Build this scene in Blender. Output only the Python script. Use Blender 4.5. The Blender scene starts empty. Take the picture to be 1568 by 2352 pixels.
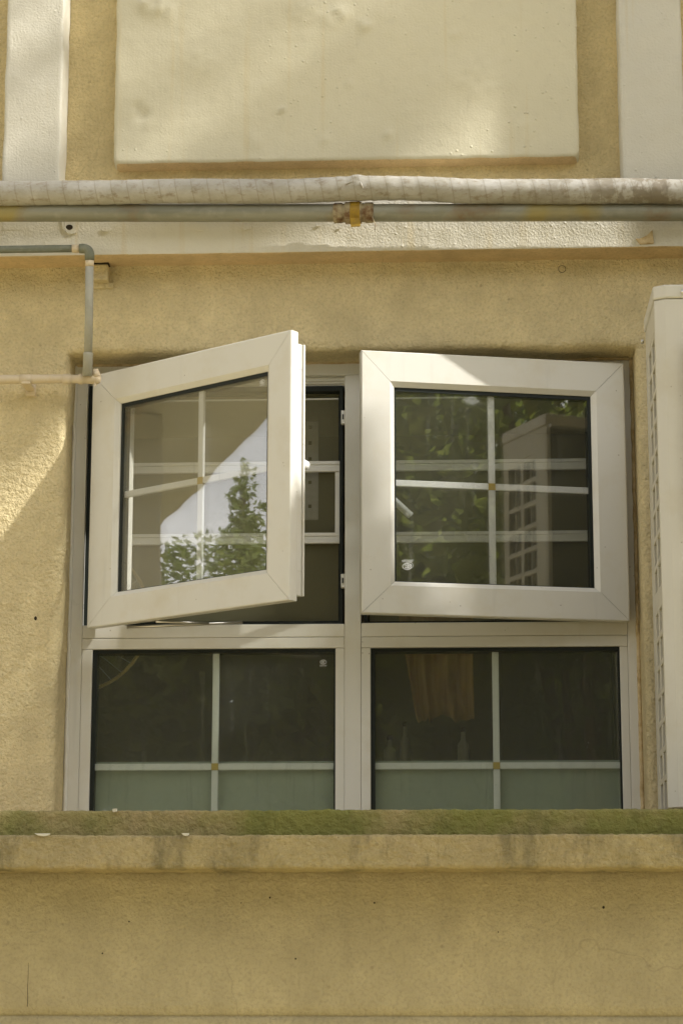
import bpy, bmesh, math, random
from mathutils import Vector, Matrix, noise

# ------------------------------------------------------------------ camera, sky, sun, exposure
scn = bpy.context.scene
COL = scn.collection
cam_d = bpy.data.cameras.new('camera'); cam = bpy.data.objects.new('camera', cam_d); COL.objects.link(cam)
cam_d.sensor_fit = 'VERTICAL'; cam_d.sensor_height = 36.0; cam_d.lens = 36.0 * 5350 / 2352
cam_d.clip_start = 0.1; cam_d.clip_end = 600
PITCH, YAW, ROLL = math.radians(12.0), math.radians(-2.88), math.radians(0.068)
fwd = Vector((math.sin(YAW)*math.cos(PITCH), math.cos(YAW)*math.cos(PITCH), math.sin(PITCH)))
rgt = Vector((math.cos(YAW), -math.sin(YAW), 0)); upv = rgt.cross(fwd)
r2 = math.cos(ROLL)*rgt + math.sin(ROLL)*upv; u2 = -math.sin(ROLL)*rgt + math.cos(ROLL)*upv
cam.matrix_world = Matrix(((r2.x, u2.x, -fwd.x, 0.26293), (r2.y, u2.y, -fwd.y, -5.22648), (r2.z, u2.z, -fwd.z, 1.6), (0, 0, 0, 1)))
scn.camera = cam

SUN = Vector((3.0, -1.0, 2.45)).normalized()          # direction towards the sun
EL = math.asin(SUN.z); AZ = math.atan2(SUN.x, SUN.y)
world = bpy.data.worlds.new('World'); scn.world = world; world.use_nodes = True
wt = world.node_tree; wt.nodes.clear()
sky = wt.nodes.new('ShaderNodeTexSky'); sky.sky_type = 'NISHITA'; sky.sun_disc = False
sky.sun_elevation = EL; sky.sun_rotation = AZ
sky.air_density = 0.7; sky.dust_density = 4.0; sky.ozone_density = 0.4
bg = wt.nodes.new('ShaderNodeBackground'); bg.inputs['Strength'].default_value = 0.10
wo = wt.nodes.new('ShaderNodeOutputWorld')
hs = wt.nodes.new('ShaderNodeHueSaturation'); hs.inputs['Saturation'].default_value = 0.28   # thin high cloud: pale sky
wt.links.new(sky.outputs[0], hs.inputs['Color'])
# broken white cloud over the pale sky, closing up towards the horizon
wtc = wt.nodes.new('ShaderNodeTexCoord'); wn = wt.nodes.new('ShaderNodeTexNoise'); wn.inputs['Scale'].default_value = 2.6; wn.inputs['Detail'].default_value = 6
wm = wt.nodes.new('ShaderNodeMapping'); wm.inputs['Scale'].default_value = (1, 1, 2.4); wt.links.new(wtc.outputs['Generated'], wm.inputs['Vector']); wt.links.new(wm.outputs[0], wn.inputs['Vector'])
wsx = wt.nodes.new('ShaderNodeSeparateXYZ'); wt.links.new(wtc.outputs['Generated'], wsx.inputs[0])
wh = wt.nodes.new('ShaderNodeMapRange'); wt.links.new(wsx.outputs[2], wh.inputs[0]); wh.inputs[1].default_value = .0; wh.inputs[2].default_value = .7; wh.inputs[3].default_value = .14; wh.inputs[4].default_value = -.10
wa = wt.nodes.new('ShaderNodeMath'); wa.operation = 'ADD'; wt.links.new(wn.outputs['Fac'], wa.inputs[0]); wt.links.new(wh.outputs[0], wa.inputs[1])
wr = wt.nodes.new('ShaderNodeMapRange'); wt.links.new(wa.outputs[0], wr.inputs[0]); wr.inputs[1].default_value = .42; wr.inputs[2].default_value = .62
wx = wt.nodes.new('ShaderNodeMix'); wx.data_type = 'RGBA'; wt.links.new(wr.outputs[0], wx.inputs[0]); wt.links.new(hs.outputs[0], wx.inputs[6]); wx.inputs[7].default_value = (9.6, 9.4, 9.3, 1)
wt.links.new(wx.outputs[2], bg.inputs['Color']); wt.links.new(bg.outputs[0], wo.inputs['Surface'])
sun_d = bpy.data.lights.new('sun', 'SUN'); sun_d.energy = 3.1; sun_d.angle = math.radians(0.53); sun_d.color = (1.0, 0.975, 0.94)
sun = bpy.data.objects.new('sun', sun_d); COL.objects.link(sun)
sun.rotation_euler = SUN.to_track_quat('Z', 'Y').to_euler(); sun.location = (12, -4, 12)
scn.view_settings.view_transform = 'Standard'; scn.view_settings.look = 'None'
scn.view_settings.exposure = 1.0; scn.view_settings.gamma = 1.0
scn.cycles.transparent_max_bounces = 24; scn.cycles.max_bounces = 10; scn.cycles.diffuse_bounces = 5
scn.cycles.use_denoising = True

# ------------------------------------------------------------------ helpers
rnd = random.Random(7)
def nz(x, y, z): return noise.noise(Vector((x, y, z)))
def fbm(x, y, z, o=3):
    s, a = 0.0, 1.0
    for _ in range(o):
        s += a*noise.noise(Vector((x, y, z))); x *= 2.1; y *= 2.1; z *= 2.1; a *= .5
    return s

def empty(name, loc=(0, 0, 0), rot=(0, 0, 0)):
    o = bpy.data.objects.new(name, None); COL.objects.link(o); o.location = loc; o.rotation_euler = rot
    o.empty_display_size = .1
    return o
def tag(o, label=None, cat=None, group=None, kind=None):
    if label: o['label'] = label
    if cat: o['category'] = cat
    if group: o['group'] = group
    if kind: o['kind'] = kind
    return o
def link(name, me, mat, parent=None, smooth=False):
    if mat and not me.materials: me.materials.append(mat)
    if smooth:
        for p in me.polygons: p.use_smooth = True
    o = bpy.data.objects.new(name, me); COL.objects.link(o)
    if parent: o.parent = parent
    return o
def from_py(name, v, f, mat, parent=None, smooth=False):
    me = bpy.data.meshes.new(name); me.from_pydata(v, [], f); me.update()
    return link(name, me, mat, parent, smooth)
def from_bm(name, bm, mat, parent=None, smooth=False):
    bmesh.ops.recalc_face_normals(bm, faces=bm.faces)
    me = bpy.data.meshes.new(name); bm.to_mesh(me); bm.free()
    return link(name, me, mat, parent, smooth)
def add_box(bm, x0, x1, y0, y1, z0, z1, bev=0, seg=2):
    t = bmesh.new()
    vs = [t.verts.new((x, y, z)) for x in (x0, x1) for y in (y0, y1) for z in (z0, z1)]
    for q in ((0, 1, 3, 2), (4, 6, 7, 5), (0, 4, 5, 1), (2, 3, 7, 6), (0, 2, 6, 4), (1, 5, 7, 3)):
        t.faces.new([vs[i] for i in q])
    if bev: bmesh.ops.bevel(t, geom=list(t.edges), offset=bev, segments=seg, affect='EDGES', profile=.5)
    merge(bm, t)
def merge(bm, t):
    me = bpy.data.meshes.new('tmp'); t.to_mesh(me); t.free(); bm.from_mesh(me); bpy.data.meshes.remove(me)
def box(name, x0, x1, y0, y1, z0, z1, mat, parent=None, bev=0, seg=2):
    bm = bmesh.new(); add_box(bm, x0, x1, y0, y1, z0, z1, bev, seg)
    return from_bm(name, bm, mat, parent)
def prism(bm, poly, a, b, axis='y', bev=0):
    """polygon in the plane across axis, pulled from a to b"""
    t = bmesh.new()
    def P(p, d): return {'y': (p[0], d, p[1]), 'x': (d, p[0], p[1]), 'z': (p[0], p[1], d)}[axis]
    A = [t.verts.new(P(p, a)) for p in poly]; B = [t.verts.new(P(p, b)) for p in poly]
    n = len(poly); t.faces.new(A); t.faces.new(B[::-1])
    for i in range(n): t.faces.new((A[i], B[i], B[(i+1) % n], A[(i+1) % n]))
    bmesh.ops.recalc_face_normals(t, faces=t.faces)
    if bev: bmesh.ops.bevel(t, geom=list(t.edges), offset=bev, segments=2, affect='EDGES', profile=.5)
    merge(bm, t)
def tube_data(pts, rad, n=20, cap=True, rfun=None):
    """points along a path, radius (or rfun(i, angle)) -> verts, faces"""
    v, f = [], []; m = len(pts); pts = [Vector(p) for p in pts]
    ref = None
    for i, p in enumerate(pts):
        d = (pts[min(i+1, m-1)] - pts[max(i-1, 0)]).normalized()
        if ref is None: ref = Vector((0, 0, 1)) if abs(d.z) < .9 else Vector((0, -1, 0))
        s = d.cross(ref).normalized(); t = s.cross(d).normalized(); ref = t
        for k in range(n):
            a = 2*math.pi*k/n
            r = rfun(i, a) if rfun else (rad[i] if isinstance(rad, (list, tuple)) else rad)
            v.append(tuple(p + (s*math.cos(a) + t*math.sin(a))*r))
    for i in range(m-1):
        for k in range(n):
            f.append((i*n+k, i*n+(k+1) % n, (i+1)*n+(k+1) % n, (i+1)*n+k))
    if cap: f.append(tuple(range(n))[::-1]); f.append(tuple((m-1)*n+k for k in range(n)))
    return v, f
def tube(name, pts, rad, mat, parent=None, n=20, rfun=None, smooth=True):
    v, f = tube_data(pts, rad, n, True, rfun)
    return from_py(name, v, f, mat, parent, smooth)
def frange(a, b, s):
    n = max(1, int(round((b-a)/s))); return [a + (b-a)*i/n for i in range(n+1)]
def round_poly(pts, rs, k=4):
    out = []
    for i, p in enumerate(pts):
        r = rs[i]
        if not r or i in (0, len(pts)-1): out.append(p); continue
        p = Vector(p); a = (Vector(pts[i-1])-p).normalized(); b = (Vector(pts[i+1])-p).normalized()
        for j in range(k+1):
            t = j/k; q = (1-t)**2*(p+a*r) + 2*t*(1-t)*p + t*t*(p+b*r); out.append((q.x, q.y))
    return out
def resample(pts, s):
    out = [pts[0]]
    for a, b in zip(pts, pts[1:]):
        L = math.hypot(b[0]-a[0], b[1]-a[1]); n = max(1, int(L/s))
        for j in range(1, n+1): out.append((a[0]+(b[0]-a[0])*j/n, a[1]+(b[1]-a[1])*j/n))
    return out
def sweep_x(name, prof, xs, mat, parent, disp, smooth=True):
    """profile in (Y, Z) swept along X, each point pushed along the profile normal by disp(x, y, z)"""
    v, f = [], []; m = len(prof); nrm = []
    for i in range(m):
        a = prof[max(i-1, 0)]; b = prof[min(i+1, m-1)]; d = Vector((b[0]-a[0], b[1]-a[1])).normalized()
        nrm.append((-d.y, d.x))
    for x in xs:
        for (y, z), n in zip(prof, nrm):
            h = disp(x, y, z); v.append((x, y+n[0]*h, z+n[1]*h))
    for i in range(len(xs)-1):
        for j in range(m-1):
            f.append((i*m+j, (i+1)*m+j, (i+1)*m+j+1, i*m+j+1))
    return from_py(name, v, f, mat, parent, smooth)

# ------------------------------------------------------------------ materials
class NT:
    def __init__(s, name):
        s.m = bpy.data.materials.new(name); s.m.use_nodes = True; s.t = s.m.node_tree; s.t.nodes.clear()
        s.out = s.n('ShaderNodeOutputMaterial'); s.tc = s.n('ShaderNodeTexCoord')
    def n(s, typ, **kw):
        o = s.t.nodes.new(typ)
        for k, v in kw.items(): setattr(o, k, v)
        return o
    def l(s, a, b): s.t.links.new(a, b)
    def put(s, sock, v):
        if hasattr(v, 'is_linked'): s.l(v, sock)
        elif isinstance(v, (tuple, list)) and len(v) == 3 and sock.type == 'RGBA': sock.default_value = (*v, 1)
        else: sock.default_value = v
    def obj(s, scale=(1, 1, 1), rot=(0, 0, 0)):
        mp = s.n('ShaderNodeMapping'); mp.inputs['Scale'].default_value = scale; mp.inputs['Rotation'].default_value = rot
        s.l(s.tc.outputs['Object'], mp.inputs['Vector']); return mp.outputs[0]
    def noise(s, scale, detail=3, rough=.55, vec=None, dist=0):
        o = s.n('ShaderNodeTexNoise'); o.inputs['Scale'].default_value = scale; o.inputs['Detail'].default_value = detail
        o.inputs['Roughness'].default_value = rough; o.inputs['Distortion'].default_value = dist
        s.l(vec if vec is not None else s.tc.outputs['Object'], o.inputs['Vector']); return o.outputs['Fac']
    def ramp(s, v, a, b, ca=0., cb=1.):
        o = s.n('ShaderNodeMapRange'); s.put(o.inputs[0], v)
        o.inputs[1].default_value = a; o.inputs[2].default_value = b; o.inputs[3].default_value = ca; o.inputs[4].default_value = cb
        o.clamp = True; return o.outputs[0]
    def math(s, op, a, b=0., c=0.):
        o = s.n('ShaderNodeMath', operation=op); s.put(o.inputs[0], a); s.put(o.inputs[1], b); s.put(o.inputs[2], c); return o.outputs[0]
    def mix(s, f, a, b, typ='MIX'):
        o = s.n('ShaderNodeMix', data_type='RGBA', blend_type=typ); s.put(o.inputs[0], f); s.put(o.inputs[6], a); s.put(o.inputs[7], b); return o.outputs[2]
    def bump(s, h, dist, strength=1., nrm=None):
        o = s.n('ShaderNodeBump'); o.inputs['Distance'].default_value = dist; o.inputs['Strength'].default_value = strength
        s.put(o.inputs['Height'], h)
        if nrm is not None: s.l(nrm, o.inputs['Normal'])
        return o.outputs[0]
    def pbr(s, col, rough=.8, nrm=None, spec=.3, metal=0., **kw):
        o = s.n('ShaderNodeBsdfPrincipled'); s.put(o.inputs['Base Color'], col); s.put(o.inputs['Roughness'], rough)
        s.put(o.inputs['Metallic'], metal); s.put(o.inputs['Specular IOR Level'], spec)
        if nrm is not None: s.l(nrm, o.inputs['Normal'])
        s.l(o.outputs[0], s.out.inputs['Surface']); return s.m
    def sep(s, vec=None):
        o = s.n('ShaderNodeSeparateXYZ'); s.l(vec if vec is not None else s.tc.outputs['Object'], o.inputs[0]); return o.outputs

def stucco(name, base, fine=165, coarse=60, dist=.0055, mott=.10, moss=0., grime=0.):
    k = NT(name)
    n1 = k.noise(fine, 3, .6); n2 = k.noise(coarse, 3, .55); n3 = k.noise(9, 4, .6); n4 = k.noise(1.7, 4, .6)
    st = k.noise(1, 4, .6, k.obj((22, 3, 1.6)))
    h = k.math('MULTIPLY_ADD', n2, 1.6, n1)
    d = tuple(c*(1-mott*2.2) for c in base); b = tuple(min(1, c*(1+mott)) for c in base)
    c = k.mix(k.ramp(n3, .3, .7), d, b)
    c = k.mix(k.ramp(k.noise(42, 4, .65), .38, .66, 0, .28), c, tuple(x*.74 for x in base))
    ed = k.n('ShaderNodeTexVoronoi', feature='DISTANCE_TO_EDGE'); ed.inputs['Scale'].default_value = 2.1
    wv = k.n('ShaderNodeVectorMath', operation='ADD'); nv = k.n('ShaderNodeTexNoise'); nv.inputs['Scale'].default_value = 9; k.l(k.tc.outputs['Object'], nv.inputs['Vector'])
    sc_ = k.n('ShaderNodeVectorMath', operation='SCALE'); k.l(nv.outputs['Color'], sc_.inputs[0]); sc_.inputs['Scale'].default_value = .12
    k.l(k.tc.outputs['Object'], wv.inputs[0]); k.l(sc_.outputs[0], wv.inputs[1]); k.l(wv.outputs[0], ed.inputs['Vector'])
    ck = k.math('MULTIPLY', k.ramp(ed.outputs['Distance'], .0012, .0035, .3, 0.), k.ramp(k.noise(1.3, 2), .50, .56))
    c = k.mix(ck, c, tuple(x*.45 for x in base))
    c = k.mix(k.ramp(n4, .35, .7, 0, .2), c, tuple(x*y for x, y in zip(base, (1.08, 1.0, .9))))
    c = k.mix(k.ramp(st, .52, .75, 0, .22), c, tuple(x*.62 for x in base))
    c = k.mix(k.ramp(k.noise(150, 2, .6), .32, .52, .42, 0.), c, tuple(x*.6 for x in base))
    sp = k.n('ShaderNodeTexVoronoi'); sp.inputs['Scale'].default_value = 17; k.l(k.tc.outputs['Object'], sp.inputs['Vector'])
    c = k.mix(k.ramp(sp.outputs['Distance'], .035, .07, .3, 0.), c, (.16, .11, .05))
    if grime:
        g = k.noise(5, 5, .65, k.obj((2.6, 1, .8)))
        c = k.mix(k.ramp(g, .5, .72, 0, grime), c, (.10, .085, .05))
    if moss:
        g = k.noise(2.3, 5, .65); c = k.mix(k.ramp(g, .38, .56, 0, moss), c, (.165, .175, .04))
        g2 = k.noise(16, 4, .7); c = k.mix(k.ramp(g2, .5, .75, 0, moss*.5), c, (.07, .08, .025))
    nr = k.bump(h, dist, 1.0)
    return k.pbr(c, .9, nr, .18)

def paint(name, base, streak=.8, rough=.62, lump=1.0, grain=.55):
    """brushed cream masonry paint: vertical brush relief, droplets, faint runs"""
    k = NT(name)
    br = k.noise(1, 4, .65, k.obj((120, 40, 5))); fine = k.noise(190, 2, .6); big = k.noise(11, 3, .5)
    vo = k.n('ShaderNodeTexVoronoi'); vo.inputs['Scale'].default_value = 46; k.l(k.tc.outputs['Object'], vo.inputs['Vector'])
    drop = k.ramp(vo.outputs['Distance'], .03, .17, 1., 0.)
    dm = k.ramp(k.noise(6, 3), .44, .62)
    h = k.math('MULTIPLY_ADD', br, streak, k.math('MULTIPLY', fine, grain))
    h = k.math('MULTIPLY_ADD', big, 2.2*lump, h)
    h = k.math('MULTIPLY_ADD', k.math('MULTIPLY', drop, dm), 1.3, h)
    n4 = k.noise(2.2, 4, .6); run = k.noise(1, 3, .6, k.obj((34, 3, 1.1)))
    c = k.mix(k.ramp(n4, .35, .68), tuple(x*.93 for x in base), tuple(min(1, x*1.05) for x in base))
    c = k.mix(k.ramp(run, .60, .75, 0, .4), c, tuple(x*y for x, y in zip(base, (.92, .78, .5))))
    c = k.mix(k.ramp(k.noise(38, 3, .6), .55, .75, 0, .15), c, tuple(x*.7 for x in base))
    return k.pbr(c, rough, k.bump(h, .0016, 1.0), .3)

M = {}
OCHRE = (.71, .60, .35)
M['ochre'] = stucco('ochre_stucco', OCHRE)
M['ochre_field'] = stucco('ochre_field_stucco', (.70, .575, .31), fine=165, coarse=60, dist=.004)
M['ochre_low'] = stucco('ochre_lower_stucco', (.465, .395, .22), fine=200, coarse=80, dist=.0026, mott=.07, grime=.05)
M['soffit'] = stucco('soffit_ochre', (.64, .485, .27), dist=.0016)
M['ledge'] = stucco('rough_ledge_render', (.40, .32, .16), fine=190, coarse=80, dist=.0048, moss=.85, grime=.35)
M['ledge2'] = stucco('rough_lower_ledge_render', (.45, .365, .19), fine=190, coarse=80, dist=.0048, moss=.12, grime=.8)
M['panel'] = paint('cream_panel_paint', (.61, .565, .405), .3, lump=.6)
M['pil'] = paint('pale_pilaster_paint', (.60, .57, .47), .35, grain=.8)
M['beam'] = paint('pale_beam_paint', (.62, .585, .48), streak=.3, grain=1.15)

def plastic(name, base, rough=.32, dirt=.25):
    k = NT(name)
    g = k.noise(7, 5, .65); s = k.noise(1, 4, .6, k.obj((30, 10, 2.5)))
    c = k.mix(k.ramp(g, .5, .75, 0, dirt), base, tuple(x*y for x, y in zip(base, (.86, .80, .66))))
    c = k.mix(k.ramp(s, .60, .75, 0, dirt*.5), c, tuple(x*.75 for x in base))
    vo = k.n('ShaderNodeTexVoronoi'); vo.inputs['Scale'].default_value = 30; k.l(k.tc.outputs['Object'], vo.inputs['Vector'])
    c = k.mix(k.ramp(vo.outputs['Distance'], .03, .06, dirt*1.2, 0.), c, (.25, .2, .12))
    return k.pbr(c, k.ramp(g, .3, .7, rough*.85, rough*1.25), k.bump(k.noise(500, 2), .00012, .5), .45)
M['pvc'] = plastic('cream_white_window_plastic', (.71, .69, .615), .32, .55)
M['pvc_in'] = plastic('inner_white_plastic', (.82, .81, .76), .4)
M['munt'] = plastic('white_glazing_bar', (.80, .80, .78), .3, .08)
M['ac'] = plastic('aged_white_appliance_paint', (.58, .555, .475), .4, .5)
M['ac_grille'] = plastic('aged_white_grille', (.55, .52, .43), .45, .4)
k = NT('black_rubber'); M['rubber'] = k.pbr((.012, .016, .012), .5, None, .3)
k = NT('dark_coil_fins')
w = k.math('FRACT', k.math('MULTIPLY', k.sep()[1], 260)); M['coil'] = k.pbr(k.mix(k.ramp(w, .4, .6), (.012, .009, .006), (.03, .02, .014)), .9, None, .05)
k = NT('yellow_tape'); M['ytape'] = k.pbr(k.mix(k.ramp(k.noise(60, 3), .35, .7), (.36, .225, .02), (.24, .15, .025)), .5)
k = NT('yellow_cross_sticker'); M['sticker'] = k.pbr((.55, .40, .10), .4)
k = NT('white_print'); M['print'] = k.pbr((.8, .8, .78), .6)
k = NT('bright_steel'); M['steel'] = k.pbr((.62, .60, .55), .28, None, .5, 1.0)

k = NT('galvanised_pipe')
a = k.noise(1, 4, .6, k.obj((3, 30, 30))); b = k.noise(40, 3); r_ = k.noise(5, 5, .7)
c = k.mix(k.ramp(a, .3, .7), (.20, .20, .15), (.33, .32, .25)); c = k.mix(k.ramp(b, .5, .8, 0, .4), c, (.42, .40, .33))
c = k.mix(k.ramp(r_, .54, .68, 0, .75), c, (.20, .12, .05)); c = k.mix(k.ramp(k.noise(3.1, 3, .6), .57, .64, 0, .6), c, (.36, .27, .04))
M['galv'] = k.pbr(c, .5, k.bump(b, .0008), .4, .25)
k = NT('rusty_union')
a = k.noise(28, 4, .65); c = k.mix(k.ramp(a, .42, .58), (.15, .08, .035), (.36, .30, .18))
M['rust'] = k.pbr(c, .75, k.bump(a, .002))
k = NT('wrapped_insulation_tape')
sp = k.sep(k.tc.outputs['Object'])
lap = k.math('FRACT', k.math('ADD', k.math('MULTIPLY', sp[0], 27.), k.math('MULTIPLY', sp[2], 5.)))
edge = k.ramp(lap, .0, .10, 1., 0.); g = k.noise(14, 5, .7, k.obj((1, 1.4, 1.4))); g2 = k.noise(70, 4, .7, k.obj((.6, 1, 1)))
c = k.mix(k.ramp(g, .35, .7), (.47, .45, .40), (.33, .305, .24)); c = k.mix(k.math('MULTIPLY', edge, .6), c, (.25, .21, .14))
c = k.mix(k.ramp(g2, .53, .70, 0, .7), c, (.22, .17, .10))
dk = k.math('MULTIPLY', k.ramp(sp[0], .35, .70), k.ramp(k.noise(22, 4, .7, k.obj((1, 1, .5))), .46, .54))
c = k.mix(k.math('MULTIPLY', dk, .8), c, (.20, .165, .11))
M['wrap'] = k.pbr(c, .45, k.bump(k.math('ADD', k.math('MULTIPLY', lap, .6), k.math('MULTIPLY', g2, .4)), .0035), .35)
k = NT('grey_conduit'); a = k.noise(120, 3); b = k.noise(9, 4, .65)
c = k.mix(k.ramp(b, .35, .7), (.34, .335, .27), (.46, .44, .36)); c = k.mix(k.ramp(a, .6, .75, 0, .3), c, (.55, .52, .44))
M['conduit'] = k.pbr(c, .7, k.bump(a, .001))
k = NT('dark_grey_conduit'); a = k.noise(60, 3); c = k.mix(k.ramp(a, .5, .8, 0, .5), (.17, .18, .13), (.33, .32, .25)); M['conduit_dark'] = k.pbr(c, .5, k.bump(a, .001))
M['conduit_paint'] = paint('over_painted_pipe', (.62, .52, .36), .2)

def glass(name, tint, f0, dust=.0, haze=.05):
    k = NT(name)
    geo = k.n('ShaderNodeNewGeometry'); dp = k.n('ShaderNodeVectorMath', operation='DOT_PRODUCT')
    k.l(geo.outputs['Normal'], dp.inputs[0]); k.l(geo.outputs['Incoming'], dp.inputs[1])
    q = k.math('SUBTRACT', 1., k.math('ABSOLUTE', dp.outputs['Value'])); q5 = k.math('POWER', q, 5.)
    F = k.math('MULTIPLY_ADD', q5, 1-f0, f0)
    tr = k.n('ShaderNodeBsdfTransparent'); tr.inputs[0].default_value = (*tint, 1)
    gl = k.n('ShaderNodeBsdfGlossy'); gl.inputs['Roughness'].default_value = .006
    nn = k.bump(k.noise(5, 2), .0006, .35); k.l(nn, gl.inputs['Normal'])
    mx = k.n('ShaderNodeMixShader'); k.l(F, mx.inputs[0]); k.l(tr.outputs[0], mx.inputs[1]); k.l(gl.outputs[0], mx.inputs[2])
    last = mx
    if dust:
        df = k.n('ShaderNodeBsdfDiffuse'); df.inputs[0].default_value = (.6, .6, .5, 1)
        vo = k.n('ShaderNodeTexVoronoi'); vo.inputs['Scale'].default_value = 75; k.l(k.tc.outputs['Object'], vo.inputs['Vector'])
        sp = k.math('MULTIPLY', k.ramp(vo.outputs['Distance'], .05, .13, 1., 0.), k.ramp(k.noise(8, 3), .46, .64))
        rn = k.ramp(k.noise(1, 4, .65, k.obj((60, 60, 4))), .58, .72)
        fl = k.math('ADD', k.math('MULTIPLY', sp, .55), k.math('MULTIPLY', rn, .12))
        fl = k.math('MULTIPLY', k.math('ADD', fl, haze), dust)
        tl = k.n('ShaderNodeBsdfTranslucent'); tl.inputs[0].default_value = (.6, .6, .55, 1); ad = k.n('ShaderNodeMixShader'); ad.inputs[0].default_value = .5; k.l(df.outputs[0], ad.inputs[1]); k.l(tl.outputs[0], ad.inputs[2])
        m2 = k.n('ShaderNodeMixShader'); k.l(fl, m2.inputs[0]); k.l(mx.outputs[0], m2.inputs[1]); k.l(ad.outputs[0], m2.inputs[2]); last = m2
    k.l(last.outputs[0], k.out.inputs['Surface']); return k.m
M['glass'] = glass('thin_clear_glass', (.985, .99, .98), .15, .7)
M['glass_hazy'] = glass('hazy_clear_glass', (.985, .99, .98), .18, .5, .14)
M['glass_inner'] = glass('thin_inner_glass', (.985, .99, .98), .08, 0)
M['glass_dark'] = glass('fixed_pane_glass', (.92, .94, .91), .045, .8, .10)
k = NT('insect_mesh')
s = k.sep(); P = 1/.0028
fx = k.math('LESS_THAN', k.math('FRACT', k.math('MULTIPLY', s[0], P)), .2); fz = k.math('LESS_THAN', k.math('FRACT', k.math('MULTIPLY', s[2], P)), .2)
wire = k.math('MAXIMUM', fx, fz)
tr = k.n('ShaderNodeBsdfTransparent'); df = k.n('ShaderNodeBsdfDiffuse'); df.inputs[0].default_value = (.30, .285, .175, 1)
mx = k.n('ShaderNodeMixShader'); k.l(wire, mx.inputs[0]); k.l(tr.outputs[0], mx.inputs[1]); k.l(df.outputs[0], mx.inputs[2]); k.l(mx.outputs[0], k.out.inputs['Surface']); M['mesh'] = k.m
k = NT('frosted_green_film'); M['film'] = k.pbr(k.mix(k.ramp(k.noise(3, 3), .35, .7), (.47, .51, .43), (.51, .55, .46)), .6, k.bump(k.noise(400, 2), .0003), .2)
k = NT('room_plaster'); M['room'] = k.pbr(k.mix(k.ramp(k.noise(2, 3), .3, .7), (.30, .255, .17), (.36, .30, .20)), .9)
k = NT('ceiling_paint'); M['ceil'] = k.pbr((.62, .56, .42), .9)
k = NT('dark_door'); M['door'] = k.pbr((.10, .085, .055), .6)
k = NT('tan_cloth'); w = k.noise(1, 3, .6, k.obj((50, 10, 4))); M['cloth'] = k.pbr(k.mix(k.ramp(w, .3, .7), (.74, .47, .20), (.44, .25, .10)), .9)
k = NT('fan_gold'); M['gold'] = k.pbr((.75, .55, .22), .3, None, .5, .4)
k = NT('fan_wire'); M['wire'] = k.pbr((.55, .55, .5), .4, None, .5, .3)
k = NT('kitchen_tile'); M['tile'] = k.pbr((.16, .12, .08), .35)
k = NT('pale_bottle'); M['bottle'] = k.pbr((.55, .50, .38), .35)
k = NT('putty'); M['putty'] = k.pbr(k.mix(k.ramp(k.noise(60, 3), .3, .7), (.42, .30, .14), (.62, .50, .30)), .9, k.bump(k.noise(140, 3), .002))
k = NT('dark_hole'); M['hole'] = k.pbr((.03, .022, .01), .9)
k = NT('ground_concrete'); M['ground'] = k.pbr(k.mix(k.ramp(k.noise(.6, 5, .6), .3, .7), (.50, .43, .24), (.60, .52, .30)), .9, k.bump(k.noise(40, 3), .004))
def leafmat(name, a, b):
    k = NT(name); oi = k.noise(2.2, 3); c = k.mix(k.ramp(oi, .35, .65), a, b)
    d = k.n('ShaderNodeBsdfPrincipled'); k.l(c, d.inputs['Base Color']); d.inputs['Roughness'].default_value = .55
    t = k.n('ShaderNodeBsdfTranslucent'); k.l(k.mix(.6, c, (.26, .32, .05)), t.inputs[0])
    m = k.n('ShaderNodeMixShader'); m.inputs[0].default_value = .5; k.l(d.outputs[0], m.inputs[1]); k.l(t.outputs[0], m.inputs[2])
    k.l(m.outputs[0], k.out.inputs['Surface']); return k.m
M['leaf'] = leafmat('broad_leaf_green', (.07, .11, .028), (.13, .16, .04))
M['leaf_y'] = leafmat('yellow_green_leaf', (.13, .16, .035), (.22, .22, .05))
M['leaf_s'] = leafmat('brightened_leaf', (.13, .18, .04), (.22, .25, .06))  # leaf colour raised so the mirrored trees look sunlit
M['leaf_d'] = leafmat('dark_needle_green', (.05, .09, .025), (.09, .13, .035))
k = NT('bark'); M['bark'] = k.pbr(k.mix(k.ramp(k.noise(1, 4, .6, k.obj((20, 20, 4))), .3, .7), (.09, .065, .04), (.17, .13, .09)), .9)

# ------------------------------------------------------------------ ground
g = from_py('ground', [(-150, -150, 0), (150, -150, 0), (150, 150, 0), (-150, 150, 0)], [(0, 1, 2, 3)], M['ground'])
tag(g, kind='structure')

# ------------------------------------------------------------------ the facade
fac = empty('house_facade')
tag(fac, 'ochre rendered house wall with cream raised panel, pilasters, beam and rough double ledge', 'house wall')

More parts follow.
